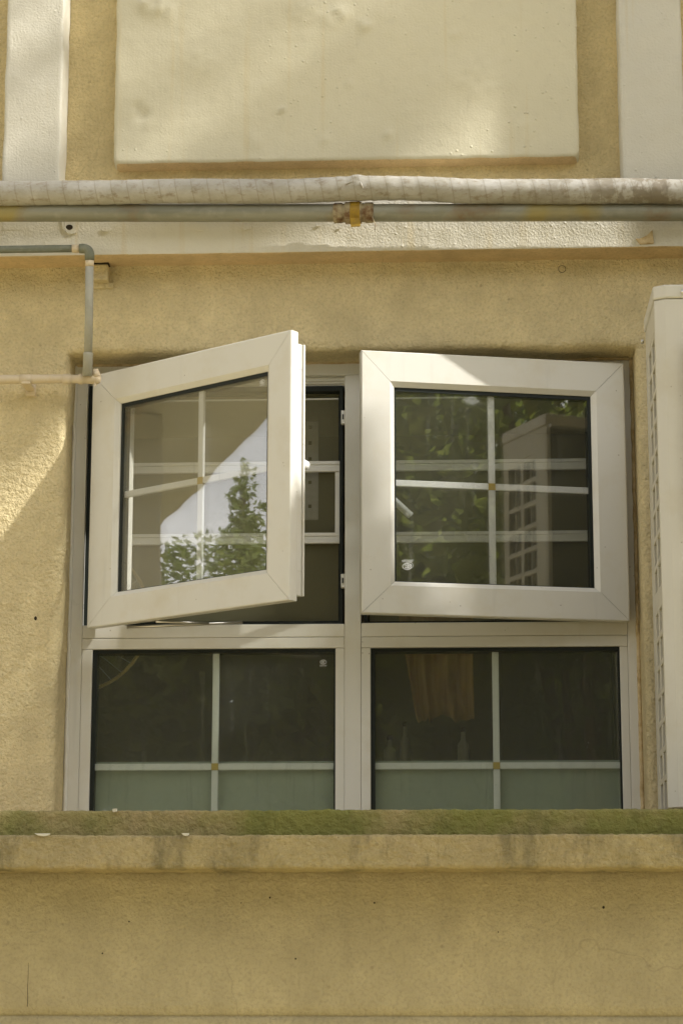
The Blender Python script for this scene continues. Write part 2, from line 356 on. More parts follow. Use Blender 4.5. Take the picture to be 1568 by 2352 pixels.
# wall round the window with its rounded reveal
OX0, OX1, OZT, ZB = -.640, .6815, 3.098, 1.90
def wall_ring():
    path = []
    for z in frange(ZB, OZT-.012, .012): path.append((OX0, z, -1, 0))
    path.append((OX0, OZT, -1, 1))
    for x in frange(OX0+.012, OX1-.012, .012): path.append((x, OZT, 0, 1))
    path.append((OX1, OZT, 1, 1))
    for z in frange(OZT-.012, ZB, .012): path.append((OX1, z, 1, 0))
    prof = [(.205, 0), (.12, 0), (.06, 0), (.03, 0), (.018, 0), (.012, .0008), (.006, .004), (.002, .009), (0, .016), (0, .05), (-.001, .085), (-.003, .125)]
    v, f = [], []; m = len(prof)
    for (x, z, ox, oz) in path:
        for (o, y) in prof:
            j = .0035*fbm(x*9, 0.3, z*9) * (1 if o < .1 else 0) if not (ox and oz) else 0
            h = .0016*fbm(x*16+3, o*16, z*16) if .02 < o < .2 else 0
            w = o + j
            if o < .06 and z < 2.95 and ox < 0: w += .004*(1-o/.06)
            v.append((x+ox*w, y+h, z+oz*w))
    for i in range(len(path)-1):
        for j in range(m-1): f.append((i*m+j, i*m+j+1, (i+1)*m+j+1, (i+1)*m+j))
    L, R, T = OX0-.205, OX1+.205, OZT+.205
    n = len(v)
    for q in ([(-9, 0, ZB), (L, 0, ZB), (L, 0, T), (-9, 0, T)], [(R, 0, ZB), (9, 0, ZB), (9, 0, T), (R, 0, T)], [(-9, 0, T), (9, 0, T), (9, 0, 3.38), (-9, 0, 3.38)]):
        v += q; f.append((n, n+1, n+2, n+3)); n += 4
    me = bpy.data.meshes.new('window_wall'); me.from_pydata(v, [], f); me.update()
    bm = bmesh.new(); bm.from_mesh(me); bmesh.ops.recalc_face_normals(bm, faces=bm.faces); bm.to_mesh(me); bm.free()
    return link('window_wall', me, M['ochre'], fac, True)
wall_ring()
# upper recessed field
box('upper_field', -9, 9, 0, .12, 3.381, 9.0, M['ochre_field'], fac)
# raised panel as a relief
def under(o):
    # undersides take a more orange ochre than the panel face
    o.data.materials.append(M['soffit'])
    for p in o.data.polygons:
        if abs(p.normal.z) > .85 and p.center.y < -.002 and p.center.z < 3.57: p.material_index = 1
def panel():
    X0, X1, Z0, Z1, T = -.5405, .5595, 3.5455, 4.75, .046
    def axis(a, b, s): return [a, a+.002, a+.004, a+.008, a+.013, a+.019] + frange(a+.026, b-.026, s) + [b-.019, b-.013, b-.008, b-.004, b-.002, b]
    xs, zs = axis(X0, X1, .008), axis(Z0, Z1, .008)
    lumps = [(.005, 3.92, .02, .006), (.055, 3.885, .016, .008), (-.45, 3.955, .045, .006), (-.475, 3.67, .02, -.006), (-.14, 3.675, .008, .008), (-.04, 3.60, .012, .006), (.11, 3.61, .01, .006), (-.09, 3.935, .04, .005), (.02, 3.74, .01, .004), (-.42, 3.93, .03, .005), (-.47, 3.945, .018, .006), (-.02, 3.905, .03, .005), (.27, 3.86, .012, .004), (-.20, 3.60, .02, .003), (.42, 3.62, .03, .003), (-.33, 3.80, .05, .003), (.33, 3.75, .06, .003), (-.482, 3.69, .012, -.005), (-.46, 3.645, .014, .003)]
    v, f = [], []
    for z in zs:
        for x in xs:
            dx = min(x-X0, X1-x); dz = min(z-Z0, Z1-z)
            # rounded bottom corners
            d = min(dx, dz)
            if dx < .016 and z-Z0 < .016: d = max(0, .016 - math.hypot(.016-dx, .016-(z-Z0)))
            y = .004 if d <= 0 else -T*min(1, (.86*d/.002 if d < .002 else .86 + .14*(1-(1-min(1, (d-.002)/.006))**2)))
            if d > 0: y -= .0016*fbm(x*7, 1.3, z*7) + .0007*fbm(x*40, 2, z*40)
            if d > .02:
                for (lx, lz, s, h) in lumps:
                    q = ((x-lx)**2 + (z-lz)**2)/(s*s)
                    if q < 6: y -= .7*h*math.exp(-q*q*.8-q*.3)*(1+1.2*nz(x*75, lx*9, z*75))
            e = .0016*fbm(x*20, 5, z*20) if d < .02 else 0
            v.append((x+e, y, z+e))
    n = len(xs)
    for j in range(len(zs)-1):
        for i in range(n-1): f.append((j*n+i, j*n+i+1, (j+1)*n+i+1, (j+1)*n+i))
    o = from_py('raised_panel', v, f, M['panel'], fac, True); under(o); return o
panel()
# pilasters (relief, front at -0.085)
def pilaster(x0, x1):
    prof = [(x0, .01), (x0, -.079), (x0+.001, -.083), (x0+.005, -.085)] + [(x, -.085) for x in frange(x0+.011, x1-.011, .011)] + [(x1-.005, -.085), (x1-.001, -.083), (x1, -.079), (x1, .01)]
    v, f = [], []; zs = frange(3.375, 4.9, .012); m = len(prof)
    for z in zs:
        for (x, y) in prof:
            v.append((x + .002*fbm(x*3, 7, z*12), y - (.0014*fbm(x*9, 3, z*9) + .0008*fbm(x*50, 3, z*50)), z))
    for i in range(len(zs)-1):
        for j in range(m-1): f.append((i*m+j, i*m+j+1, (i+1)*m+j+1, (i+1)*m+j))
    return from_py('pilaster', v, f, M['pil'], fac, True)
pilaster(-.7945, -.658); pilaster(.6545, .8005)
# beam below the panels
prof = resample(round_poly([(.01, 3.4755), (-.085, 3.4755), (-.085, 3.3105), (.004, 3.3100)], [0, .005, .004, 0]), .011)
bo = sweep_x('beam', prof, frange(-1.3, 1.3, .008), M['beam'], fac, lambda x, y, z: .0018*fbm(x*6, y*6, z*9) + .0011*fbm(x*38, y*38, z*38))
bo.data.materials.append(M['soffit'])
for p in bo.data.polygons:
    if abs(p.normal.z) > .8 and p.center.z < 3.4: p.material_index = 1
box('beam_end', -9, -1.3, -.0845, .01, 3.312, 3.475, M['beam'], fac); box('beam_end', 1.3, 9, -.0845, .01, 3.312, 3.475, M['beam'], fac)
# slab, ledges, lower wall
def ledge(name, prof, mat, seed, amp):
    def dsp(x, y, z):
        return amp*(.25*fbm(x*26+seed, y*26, z*26) + .6*fbm(x*80, y*80+seed, z*80, 2) + .5*nz(x*170, y*170, z*170)) + .0012*nz(x*2.5, seed, z)
    return sweep_x(name, resample(prof, .004), frange(-1.0, 1.0, .004), mat, fac, dsp)
ledge('upper_ledge', round_poly([(-.62, 1.9665), (-.80, 1.9655), (-.80, 1.905), (-.79, 1.885)], [0, .006, 0, 0]), M['ledge'], 3.1, .0030)
ledge('lower_ledge', round_poly([(-.78, 1.9165), (-.842, 1.9155), (-.842, 1.8525), (-.715, 1.853)], [0, .006, .008, 0]), M['ledge2'], 9.7, .0032)
box('balcony_slab', -9, 9, -.712, .14, 1.80, 1.955, M['ochre'], fac)
box('ledge_end', -9, -1.0, -.802, -.62, 1.87, 1.964, M['ledge'], fac); box('ledge_end', 1.0, 9, -.802, -.62, 1.87, 1.964, M['ledge'], fac)
box('ledge_end', -9, -1.0, -.842, -.715, 1.853, 1.916, M['ledge2'], fac); box('ledge_end', 1.0, 9, -.842, -.715, 1.853, 1.916, M['ledge2'], fac)
prof = resample([(-.714, 1.86), (-.72, 1.85), (-.72, 1.586), (-.717, 1.5845), (-.717, 1.5815), (-.722, 1.580), (-.722, 1.2)], .02)
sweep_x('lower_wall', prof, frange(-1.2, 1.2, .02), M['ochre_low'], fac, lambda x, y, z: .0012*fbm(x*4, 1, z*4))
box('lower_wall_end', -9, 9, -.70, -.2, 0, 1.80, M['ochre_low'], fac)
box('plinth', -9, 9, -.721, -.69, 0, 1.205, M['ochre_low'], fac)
# balconies and piers; left pair mirrored in glass, right pair added for shade
box('off_frame_balcony', -9, -2.35, -1.15, 0, 3.87, 4.06, M['pil'], fac, .01)
box('off_frame_pier', -4.5, -4.0, -.74, 0, 0, 3.868, M['pil'], fac, .01)
box('off_frame_pier', 2.6, 3.4, -.737, 0, 0, 5.18, M['ochre'], fac, .02); box('off_frame_balcony', 2.6, 3.9, -.80, 0, 5.182, 7.6, M['pil'], fac, .02)
# small marks on the wall
def disc(name, x, z, y, r, d, mat, squash=1., n=14):
    pts = [(x+r*math.cos(2*math.pi*i/n)*(1+.15*nz(i, x*9, 0)), z+squash*r*math.sin(2*math.pi*i/n)) for i in range(n)]
    bm = bmesh.new(); prism(bm, pts, y, y-d, 'y', min(r, d)*.3); return from_bm(name, bm, mat, fac)
disc('wall_plug', -.7536, 3.2405, .004, .0095, .005, M['ochre']); disc('wall_plug_rim', -.7536, 3.2405, .004, .0112, .0045, M['hole'])
disc('wall_plug', .5149, 3.288, .004, .0085, .0055, M['ochre']); disc('wall_plug_rim', .5149, 3.288, .004, .0095, .0050, M['hole'])
disc('beam_hole', -.6314, 3.3797, -.083, .0085, .004, M['hole'], .75)
bm = bmesh.new(); prism(bm, [(-.652, 3.397), (-.640, 3.396), (-.640, 3.377), (-.628, 3.367), (-.616, 3.372), (-.614, 3.364), (-.630, 3.360), (-.647, 3.374)], -.083, -.0885, 'y', .0008)
from_bm('plaster_chip', bm, M['beam'], fac)
bm = bmesh.new(); prism(bm, [(.680, 3.3305), (.692, 3.331), (.706, 3.338), (.714, 3.346), (.719, 3.351), (.721, 3.331), (.722, 3.3185), (.690, 3.317)], -.08, -.0882, 'y', .001)
from_bm('peeled_patch', bm, M['putty'], fac)
bm = bmesh.new(); add_box(bm, -.5845, -.5475, -.028, .004, 3.268, 3.308, .004); add_box(bm, -.588, -.537, -.006, .004, 3.255, 3.270, .0025)
from_bm('bracket_stub', bm, M['ochre'], fac)
box('stub_slot', -.586, -.546, -.030, .002, 3.3085, 3.3135, M['hole'], fac)
for (x, z, y, r) in [(-.545, 3.372, -.086, .012), (-.33, 3.375, -.086, .02), (-.22, 3.372, -.086, .014), (-.05, 3.374, -.086, .006), (.0, 3.368, -.086, .004)]:
    disc('plaster_blob', x, z, y, r, .0028, M['beam'], .5)
for (x, z, r) in [(-.70, 2.47, .0035)]: disc('nail_hole', x, z, .0005, r, .002, M['hole'], 1.4, 8)
for (x, z, r) in [(.535, 1.786, .0042), (-.10, 1.805, .003), (-.37, 1.76, .0026), (-.05, 1.69, .0026), (.335, 1.74, .002), (-.155, 1.795, .002), (.10, 1.795, .003), (-.42, 1.70, .0025)]:
    disc('wall_speck', x, z, -.7195, r*.6, .0022, M['hole'], 1.1, 8)
v, f = tube_data([(-.562+.0015*nz(z*40, 0, 0), -.7196, z) for z in frange(1.60, 1.84, .01)], .0006, 6)
from_py('hairline_crack', v, f, M['hole'], fac)
for (x, w, z) in [(-.52, .030, 1.918), (-.25, .014, 1.918)]:
    pts = [(x-w/2, z+.001), (x+w/2, z+.001), (x+w*.4, z-.003), (x+w*.1, z-.0045), (x-w*.25, z-.003)]
    bm = bmesh.new(); prism(bm, pts, -.838, -.8475, 'y', .0008); from_bm('paint_drip', bm, M['pil'], fac)
bm = bmesh.new(); prism(bm, [(-.395, 1.968), (-.386, 1.969), (-.386, 1.963), (-.393, 1.962)], -.796, -.806, 'y', .0008); from_bm('paint_drip', bm, M['pil'], fac)

# ------------------------------------------------------------------ room behind
room = [('room_floor', -2.0, 2.0, .004, 1.95, .85, .9, 'room'), ('room_ceiling', -2.0, 2.0, .004, 1.95, 3.36, 3.42, 'ceil'),
        ('room_back_wall', -2.0, 2.0, 1.9, 1.95, .9, 3.36, 'room'), ('room_side_wall', -2.05, -2.0, .004, 1.95, .85, 3.42, 'room'), ('room_side_wall', 2.0, 2.05, .004, 1.95, .85, 3.42, 'room')]
for n, a, b, c_, d, e, f_, m in room: tag(box(n, a, b, c_, d, e, f_, M[m]), kind='structure')

# ------------------------------------------------------------------ window frame with fixed panes
fr = empty('window_frame', (.02, .1, 1.95))
tag(fr, 'cream white plastic double window frame set in the ochre wall above the ledge', 'window frame')
def fpart(name, x0, x1, y0, y1, z0, z1, mat, bev=.0015): 
    o = box(name, x0, x1, y0, y1, z0, z1, mat, fr, bev); o.matrix_parent_inverse = Matrix.Translation((-.02, -.1, -1.95)); return o
fpart('outer_jamb', -.650, -.6085, .1, .18, 1.94, 3.12, M['pvc']); fpart('outer_jamb', .6535, .69, .1, .18, 1.94, 3.12, M['pvc'])
fpart('head', -.608, .653, .1005, .18, 3.066, 3.12, M['pvc'])
for z, d in ((3.0565, .118), (3.051, .124), (3.046, .130)): fpart('head_bead', -.608, .653, d, .18, z, z+.009, M['pvc'], .0008)
fpart('mullion', .0028, .0405, .0995, .18, 1.94, 3.0655, M['pvc'])
fpart('transom', -.608, .0023, .1, .18, 2.4385, 2.4690, M['pvc']); fpart('transom', .041, .653, .1, .18, 2.4385, 2.4705, M['pvc'])
for (a, b) in ((-.608, .0023), (.041, .653)):
    p0, p1 = (-.5835, -.0185) if a < 0 else (.0625, .6345)
    fpart('fixed_rail', a, b, .1005, .17, 2.4125, 2.4378, M['pvc'])
    fpart('fixed_stile', a, p0, .1005, .17, 1.94, 2.412, M['pvc']); fpart('fixed_stile', p1, b, .1005, .17, 1.94, 2.412, M['pvc'])
    # rubber seal, two panes, glazing bars between them, frosted film
    fpart('glazing_seal', p0, p0+.0095, .108, .15, 1.94, 2.412, M['rubber'], 0); fpart('glazing_seal', p1-.004, p1, .108, .15, 1.94, 2.412, M['rubber'], 0)
    fpart('glazing_seal', p0+.0095, p1-.004, .108, .15, 2.4045, 2.412, M['rubber'], 0)
    fpart('pane', p0+.002, p1-.002, .114, .118, 1.94, 2.4105, M['glass_dark'], 0); fpart('pane', p0+.002, p1-.002, .130, .134, 1.94, 2.4105, M['glass_inner'], 0)
    vx = -.3045 if a < 0 else .342
    fpart('glazing_bar', vx, vx+.0152, .1200, .1275, 1.94, 2.133, M['munt'], .0015); fpart('glazing_bar', vx, vx+.0152, .1200, .1275, 2.1488, 2.404, M['munt'], .0015)
    fpart('glazing_bar', p0+.003, vx-.0003, .1195, .1280, 2.1335, 2.1485, M['munt'], .0015); fpart('glazing_bar', vx+.0155, p1-.004, .1195, .1280, 2.1335, 2.1485, M['munt'], .0015)
    fpart('bar_sticker', vx-.0002, vx+.0154, .1188, .1282, 2.1333, 2.1487, M['sticker'], 0)
    fpart('frosted_film', p0+.006, p1-.003, .1365, .1385, 1.94, 2.1545, M['film'], 0)
# dark strip in the gap beside the open left sash; seals round the openings
fpart('rebate_strip', -.6078, -.5985, .115, .17, 2.4695, 3.05, M['rubber'], 0); fpart('rebate_strip', -.0105, -.003, .125, .17, 2.4695, 3.046, M['rubber'], 0)
fpart('rebate_strip', -.5985, -.0105, .125, .17, 3.034, 3.046, M['rubber'], 0); fpart('rebate_strip', -.5985, -.0105, .125, .17, 2.4695, 2.480, M['rubber'], 0)
fpart('rebate_strip', .0465, .0545, .115, .17, 2.4708, 3.046, M['rubber'], 0); fpart('rebate_strip', .0545, .645, .125, .17, 2.4708, 2.478, M['rubber'], 0)
fpart('rebate_strip', .0545, .645, .125, .17, 3.036, 3.046, M['rubber'], 0); fpart('rebate_strip', .645, .653, .125, .17, 2.4708, 3.046, M['rubber'], 0)
for z in (2.965, 2.572): 
    fpart('lock_keep', -.0065, .0024, .107, .125, z-.016, z+.016, M['pvc_in'], .001)
    fpart('keep_slot', -.0040, -.0005, .1055, .110, z-.006, z+.006, M['rubber'], 0)
# caulk line round the frame
for i, (x0, x1) in enumerate(((-.64, -.30), (-.30, .08), (.08, .40), (.40, .675))):
    v, f = tube_data([(x, .099+.002*nz(x*30, 0, 1), 3.097+.002*nz(x*25, 3, 0)) for x in frange(x0, x1, .008)], .0045, 8)
    o = from_py('caulk', v, f, M['putty'], fr, True); o.matrix_parent_inverse = Matrix.Translation((-.02, -.1, -1.95))
v, f = tube_data([(.6775+.002*nz(0, z*30, 1), .098, z) for z in frange(1.95, 3.095, .01)], .005, 8); o = from_py('caulk', v, f, M['putty'], fr, True); o.matrix_parent_inverse = Matrix.Translation((-.02, -.1, -1.95))
v, f = tube_data([(-.6385+.002*nz(0, z*30, 4), .099, z) for z in frange(1.95, 3.095, .01)], .0045, 8); o = from_py('caulk', v, f, M['pvc'], fr, True); o.matrix_parent_inverse = Matrix.Translation((-.02, -.1, -1.95))

def safety_mark(parent, x, y, z, s, flip, label=None):
    """oval ring with three nested letters C, and a serial number"""
    root = bpy.data.objects.new('glass_mark', None)
    bm = bmesh.new(); sg = -1 if flip else 1
    def arc(cx_, rx, rz, a0, a1, w, n=28):
        vs = []
        for i in range(n+1):
            a = a0 + (a1-a0)*i/n; c_, s_ = math.cos(a), math.sin(a)
            vs.append((bm.verts.new((x+sg*(cx_+c_*(rx-w)), y, z+sg*s_*(rz-w))), bm.verts.new((x+sg*(cx_+c_*rx), y, z+sg*s_*rz))))
        for a, b in zip(vs, vs[1:]): bm.faces.new((a[0], a[1], b[1], b[0]))
    arc(0, s, s*.72, 0, 2*math.pi, s*.13)
    for cx_ in (-.30, .02, .34): arc(s*cx_, s*.33, s*.40, math.radians(55), math.radians(305), s*.13, 16)
    r = bmesh.ops.extrude_face_region(bm, geom=list(bm.faces)); bmesh.ops.translate(bm, verts=[e for e in r['geom'] if isinstance(e, bmesh.types.BMVert)], vec=(0, -.0004, 0))
    o = from_bm('glass_mark', bm, M['print'], parent)
    cu = bpy.data.curves.new('mark_number', 'FONT'); cu.body = 'E007555'; cu.size = s*.62; cu.align_x = 'CENTER'; cu.extrude = .0002; cu.materials.append(M['print'])
    to = bpy.data.objects.new('mark_number', cu); COL.objects.link(to)
    me = bpy.data.meshes.new_from_object(to.evaluated_get(bpy.context.evaluated_depsgraph_get())); bpy.data.objects.remove(to)
    t = link('mark_number', me, M['print'], o)
    t.rotation_euler = (math.radians(90), math.pi if flip else 0, 0); t.location = (x, y-.0002, z - sg*s*1.32)
    return o
mk = safety_mark(fr, -.0475, .1135, 2.3815, .0075, False); mk.matrix_parent_inverse = Matrix.Translation((-.02, -.1, -1.95))

# ------------------------------------------------------------------ the two open sashes (local x along the sash from its hinge, y inward, z up)
def make_sash(root, w, h, sgn, hs, fs, tr_, br_, munt_x, munt_z, gm):
    """sgn +1: the free edge lies on local +x; -1: on -x"""
    X = lambda a: sgn*a
    T = .024
    # four mitred face members with sloped inner bead
    def member(name, outer, inner):
        # outer = (p, q) along outside edge; inner = (q', p') along the glass edge, all (x, z)
        bm = bmesh.new()
        (a, b), (c_, d) = outer, inner
        def L(p, q, t): return (p[0]+(q[0]-p[0])*t, p[1]+(q[1]-p[1])*t)
        a1, b1 = L(a, d, .86), L(b, c_, .86)
        poly = [(0, a), (0, b), (T, b), (T, a)]
        V = lambda p, y: bm.verts.new((X(p[0]), y, p[1]))
        A0, B0, A1, B1, C, D = V(a, 0.0015), V(b, .0015), V(a1, 0), V(b1, 0), V(c_, .009), V(d, .009)
        A0b, B0b, Cb, Db = V(a, T), V(b, T), V(c_, T), V(d, T)
        sh = .0025
        a2, b2 = L(a, d, .03), L(b, c_, .03); A2, B2 = V(a2, 0), V(b2, 0)
        for q in ((A0, B0, B2, A2), (A2, B2, B1, A1), (A1, B1, C, D), (A0, A0b, B0b, B0), (D, C, Cb, Db), (A0b, Db, Cb, B0b), (A0, A2, A1, D, Db, A0b), (B0, B0b, Cb, C, B1, B2)): bm.faces.new(q)
        return from_bm(name, bm, M['pvc'], root)
    e = .00035
    i0, i1, k0, k1 = hs, w-fs, br_, h-tr_
    member('bottom_rail', ((e*2, 0), (w-e*2, 0)), ((i1-e, k0), (i0+e, k0)))
    member('top_rail', ((w-e*2, h), (e*2, h)), ((i0+e, k1), (i1-e, k1)))
    member('hinge_stile', ((0, h-e), (0, e)), ((i0, k0+e), (i0, k1-e)))
    member('free_stile', ((w, e), (w, h-e)), ((i1, k1-e), (i1, k0+e)))
    # seal groove and inner body, set back from the face edge
    def ring(name, ins, y0, y1, mat, bev=.001):
        for (a, b, c_, d) in ((ins, w-ins, ins, k0-.004), (ins, w-ins, k1+.004, h-ins), (ins, i0-.004, k0-.004, k1+.004), (i1+.004, w-ins, k0-.004, k1+.004)):
            bm = bmesh.new(); x0, x1 = sorted((X(a), X(b))); add_box(bm, x0, x1, y0, y1, c_, d, bev); from_bm(name, bm, mat, root)
    ring('edge_seal', .010, T+.0002, T+.012, M['rubber'], 0)
    ring('inner_body', .018, T+.0122, T+.036, M['pvc'], .0012)
    bm = bmesh.new(); x0, x1 = sorted((X(w-.024), X(w-.0135))); add_box(bm, x0, x1, T+.0362, T+.042, .018, h-.018, .001); from_bm('inner_lip', bm, M['pvc'], root)
    # metal lock strip on the free edge
    bm = bmesh.new(); x0, x1 = sorted((X(w-.012), X(w-.0088))); add_box(bm, x0, x1, T+.003, T+.0075, h*.40, h*.62, 0); from_bm('lock_strip', bm, M['steel'], root)
    # seal between face and glass
    def sb(name, a, b, y0, y1, c_, d, mat, bev=0):
        bm = bmesh.new(); x0, x1 = sorted((X(a), X(b))); add_box(bm, x0, x1, y0, y1, c_, d, bev); return from_bm(name, bm, mat, root)
    gs = .0075
    sb('glazing_seal', i0, i1, .012, .034, k1-.0085, k1+.002, M['rubber']); sb('glazing_seal', i0, i0+gs, .012, .034, k0, k1-.0085, M['rubber'])
    sb('glazing_seal', i1-gs*.6, i1, .012, .034, k0, k1-.0085, M['rubber']); sb('glazing_seal', i0+gs, i1-gs*.6, .012, .034, k0-.002, k0+.002, M['rubber'])
    sb('pane', i0+.001, i1-.001, .014, .018, k0, k1, gm); sb('pane', i0+.001, i1-.001, .0295, .0335, k0, k1, M['glass_inner'])
    b2 = .0078
    for (c_, d) in ((k0, munt_z-b2), (munt_z+b2, k1-.008)): sb('glazing_bar', munt_x-b2, munt_x+b2, .020, .0275, c_, d, M['munt'], .0015)
    sb('glazing_bar', i0+.004, munt_x-b2, .0196, .0279, munt_z-b2+.0003, munt_z+b2-.0003, M['munt'], .0015); sb('glazing_bar', munt_x+b2, i1-.004, .0196, .0279, munt_z-b2+.0003, munt_z+b2-.0003, M['munt'], .0015)
    sb('bar_sticker', munt_x-b2, munt_x+b2, .0192, .0283, munt_z-b2, munt_z+b2, M['sticker'])
    return sb

LH = (-.590, .05, 2.455); RH = (.6562, .05, 2.462)
ls = empty('open_casement', LH, (0, 0, math.radians(-36)))
tag(ls, 'wide open left window sash with sky and trees mirrored in its glass', 'window sash', 'open upper window sashes')
sb = make_sash(ls, .611, .603, 1, .086, .0735, .0805, .0755, .3285, .306, M['glass_hazy'])
safety_mark(ls, .517, .0137, .503, .007, False)
h = sb('handle_plate', .566, .590, .0602, .066, .27, .345, M['munt'], .003)
v, f = tube_data([(.578, .066, .318), (.578, .082, .318), (.578, .094, .318), (.578, .098, .318)], [.010, .012, .010, .004], 14); from_py('handle_knob', v, f, M['munt'], ls, True)
rs = empty('open_casement', RH, (0, 0, math.radians(13)))
tag(rs, 'slightly open right window sash with sunlit upper left corner and dark mesh behind glass', 'window sash', 'open upper window sashes')
sb = make_sash(rs, .6225, .610, -1, .079, .0775, .0815, .0755, .3145, .306, M['glass'])
safety_mark(rs, -.5155, .0137, .112, .0108, True); safety_mark(rs, -.508, .0292, .1175, .0108, True)
bm = bmesh.new()
v, f = tube_data([(-.575, .085, .325), (-.545, .087, .293), (-.490, .089, .245)], [.009, .0088, .0085], 12); from_py('handle_lever', v, f, M['munt'], rs, True)
v, f = tube_data([(-.580, .058, .328), (-.580, .090, .328)], .009, 12); from_py('handle_neck', v, f, M['munt'], rs, True)
# friction stays under the left sash
st = tube('stay_arm', [(.10, .03, -.004), (.22, .10, -.002), (.31, .19, .006)], .0035, M['steel'], ls, 8)
st = tube('stay_arm', [(.20, .02, -.003), (.27, .12, -.001)], .003, M['steel'], ls, 8)

# ------------------------------------------------------------------ insect screens and inner guards
for (x0, x1, lab) in ((-.598, -.011, 'dark insect mesh screen behind the wide open left sash'), (.055, .645, 'dark insect mesh screen behind the slightly open right sash')):
    s_ = empty('insect_screen', ((x0+x1)/2, .155, 2.47)); tag(s_, lab, 'insect screen', 'insect screens behind the sashes')
    hw = (x1-x0)/2
    def sp_(n, a, b, c_, d, e_, f_, m): return box(n, a, b, c_, d, e_, f_, m, s_)
    sp_('mesh', -hw+.004, hw-.004, 0, .0012, .008, .568, M['mesh'])
    sp_('screen_edge', -hw, -hw+.004, -.004, .008, .002, .574, M['rubber']); sp_('screen_edge', hw-.004, hw, -.004, .008, .002, .574, M['rubber'])
    sp_('screen_edge', -hw+.004, hw-.004, -.004, .008, .002, .008, M['rubber']); sp_('screen_edge', -hw+.004, hw-.004, -.004, .008, .566, .574, M['rubber'])
    sp_('screen_bar', -hw+.004, hw-.004, -.003, .007, .5495, .553, M['pvc_in'])
for (x0, x1, lab) in ((-.5975, -.0112, 'white inner guard frame with two rails in front of the left mesh screen'), (.0555, .644, 'white inner guard frame with two rails in front of the right mesh screen')):
    s_ = empty('inner_guard', ((x0+x1)/2, .137, 2.45)); tag(s_, lab, 'window guard', 'inner guard frames')
    hw = (x1-x0)/2
    for z in (2.667, 2.840):
        for i, (dz, d) in enumerate(((0, .0), (.0085, .0025), (.0172, .0))): box('guard_rail', -hw, hw, d, .011, z-2.45+dz, z-2.45+dz+.0083, M['pvc_in'], s_, .001)
    box('guard_stile', hw-.011, hw, .002, .0105, .2428, .3892, M['pvc_in'], s_, .001); box('guard_stile', -hw, -hw+.011, .002, .0105, .2428, .3892, M['pvc_in'], s_, .001)
# hanging rack plate with holes, seen in the left opening
s_ = empty('hook_plate', (-.095, .36, 2.60)); tag(s_, 'pale perforated hanging plate seen through the left mesh screen', 'hook plate')
box('plate', -.02, .02, 0, .004, .17, .42, M['pvc_in'], s_, .0015)
for z in (.20, .26, .32, .36, .40): box('plate_hole', -.005, .003, -.001, .002, z, z+.008, M['hole'], s_)

# ------------------------------------------------------------------ things in the room
fan = empty('electric_fan', (-.665, .33, 2.525)); tag(fan, 'wire fan guard with gold rim in the top left corner of lower left pane', 'fan')
R_ = .181
tube('guard_rim', [(R_*math.cos(2*math.pi*i/48), 0, R_*math.sin(2*math.pi*i/48)) for i in range(49)], .0045, M['gold'], fan, 8)
for q in range(36):
    a = 2*math.pi*q/36
    tube('guard_wire', [(.03*math.cos(a), -.03, .03*math.sin(a)), (.12*math.cos(a+.1), -.03, .12*math.sin(a+.1)), (R_*math.cos(a+.2), 0, R_*math.sin(a+.2))], .0011, M['wire'], fan, 5)
tube('guard_ring', [(.12*math.cos(2*math.pi*i/40), -.03, .12*math.sin(2*math.pi*i/40)) for i in range(41)], .0014, M['wire'], fan, 6)
tube('motor', [(0, .0, 0), (0, .10, 0)], [.05, .06], M['door'], fan, 16)
for q in range(3):
    a = 2*math.pi*q/3
    v, f = [], []
    for i in range(7):
        t = i/6
        for s2 in (-.5, .5):
            b = a + s2*(.25+.55*t); rr = .04+.115*t
            for th in (0, .003): v.append((rr*math.cos(b), s2*.03 + th, rr*math.sin(b)))
    for i in range(6):
        o = i*4
        for (p, q2) in ((0, 2), (3, 1), (1, 0), (2, 3)): f.append((o+p, o+q2, o+4+q2, o+4+p))
    from_py('fan_blade', v, f, M['film'], fan)
cl = empty('standin_cloth', (.20, .55, 2.30)); tag(cl, 'tan cloth standing in for an unclear warm shape behind the lower right pane, left of its glazing bar', 'cloth')  # cloth put in as stand-in for an unclear warm patch
v, f = [], []
xs = frange(-.085, .10, .006); zs = frange(0, .28, .02)
for z in zs:
    for x in xs: v.append((x if x > 0 else x*(.45+.55*z/.28), .024*math.sin(x*95+z*5+2*nz(z*5, 0, 0))+.01*nz(x*20, z*8, 0), z + (.035*nz(x*22, 0, 3) + .012*nz(x*60, 1, 3))*(1-z/.28)))
n = len(xs)
for j in range(len(zs)-1):
    for i in range(n-1): f.append((j*n+i, j*n+i+1, (j+1)*n+i+1, (j+1)*n+i))
o = from_py('cloth', v, f, M['cloth'], cl, True); md = o.modifiers.new('thick', 'SOLIDIFY'); md.thickness = .003
cb = empty('cupboard', (.53, .8, .9)); tag(cb, 'dark tall cupboard behind the right half of the lower right pane', 'cupboard')
box('carcass', -.17, .17, 0, .4, 0, 1.75, M['door'], cb, .003)
box('door', -.155, .128, -.018, -.001, .05, 1.72, M['door'], cb, .003); box('door', .133, .168, -.018, -.001, .05, 1.72, M['door'], cb, .003)
sh = empty('tiled_shelf', (.16, .7, 2.15)); tag(sh, 'low dark tiled shelf edge behind the lower right pane', 'shelf')
box('shelf_board', -.12, .2, .012, .25, -.01, .052, M['door'], sh, .002)
for i in range(4): box('tile', -.118+.075*i, -.047+.075*i, 0, .0115, .0, .05, M['tile'], sh, .003)
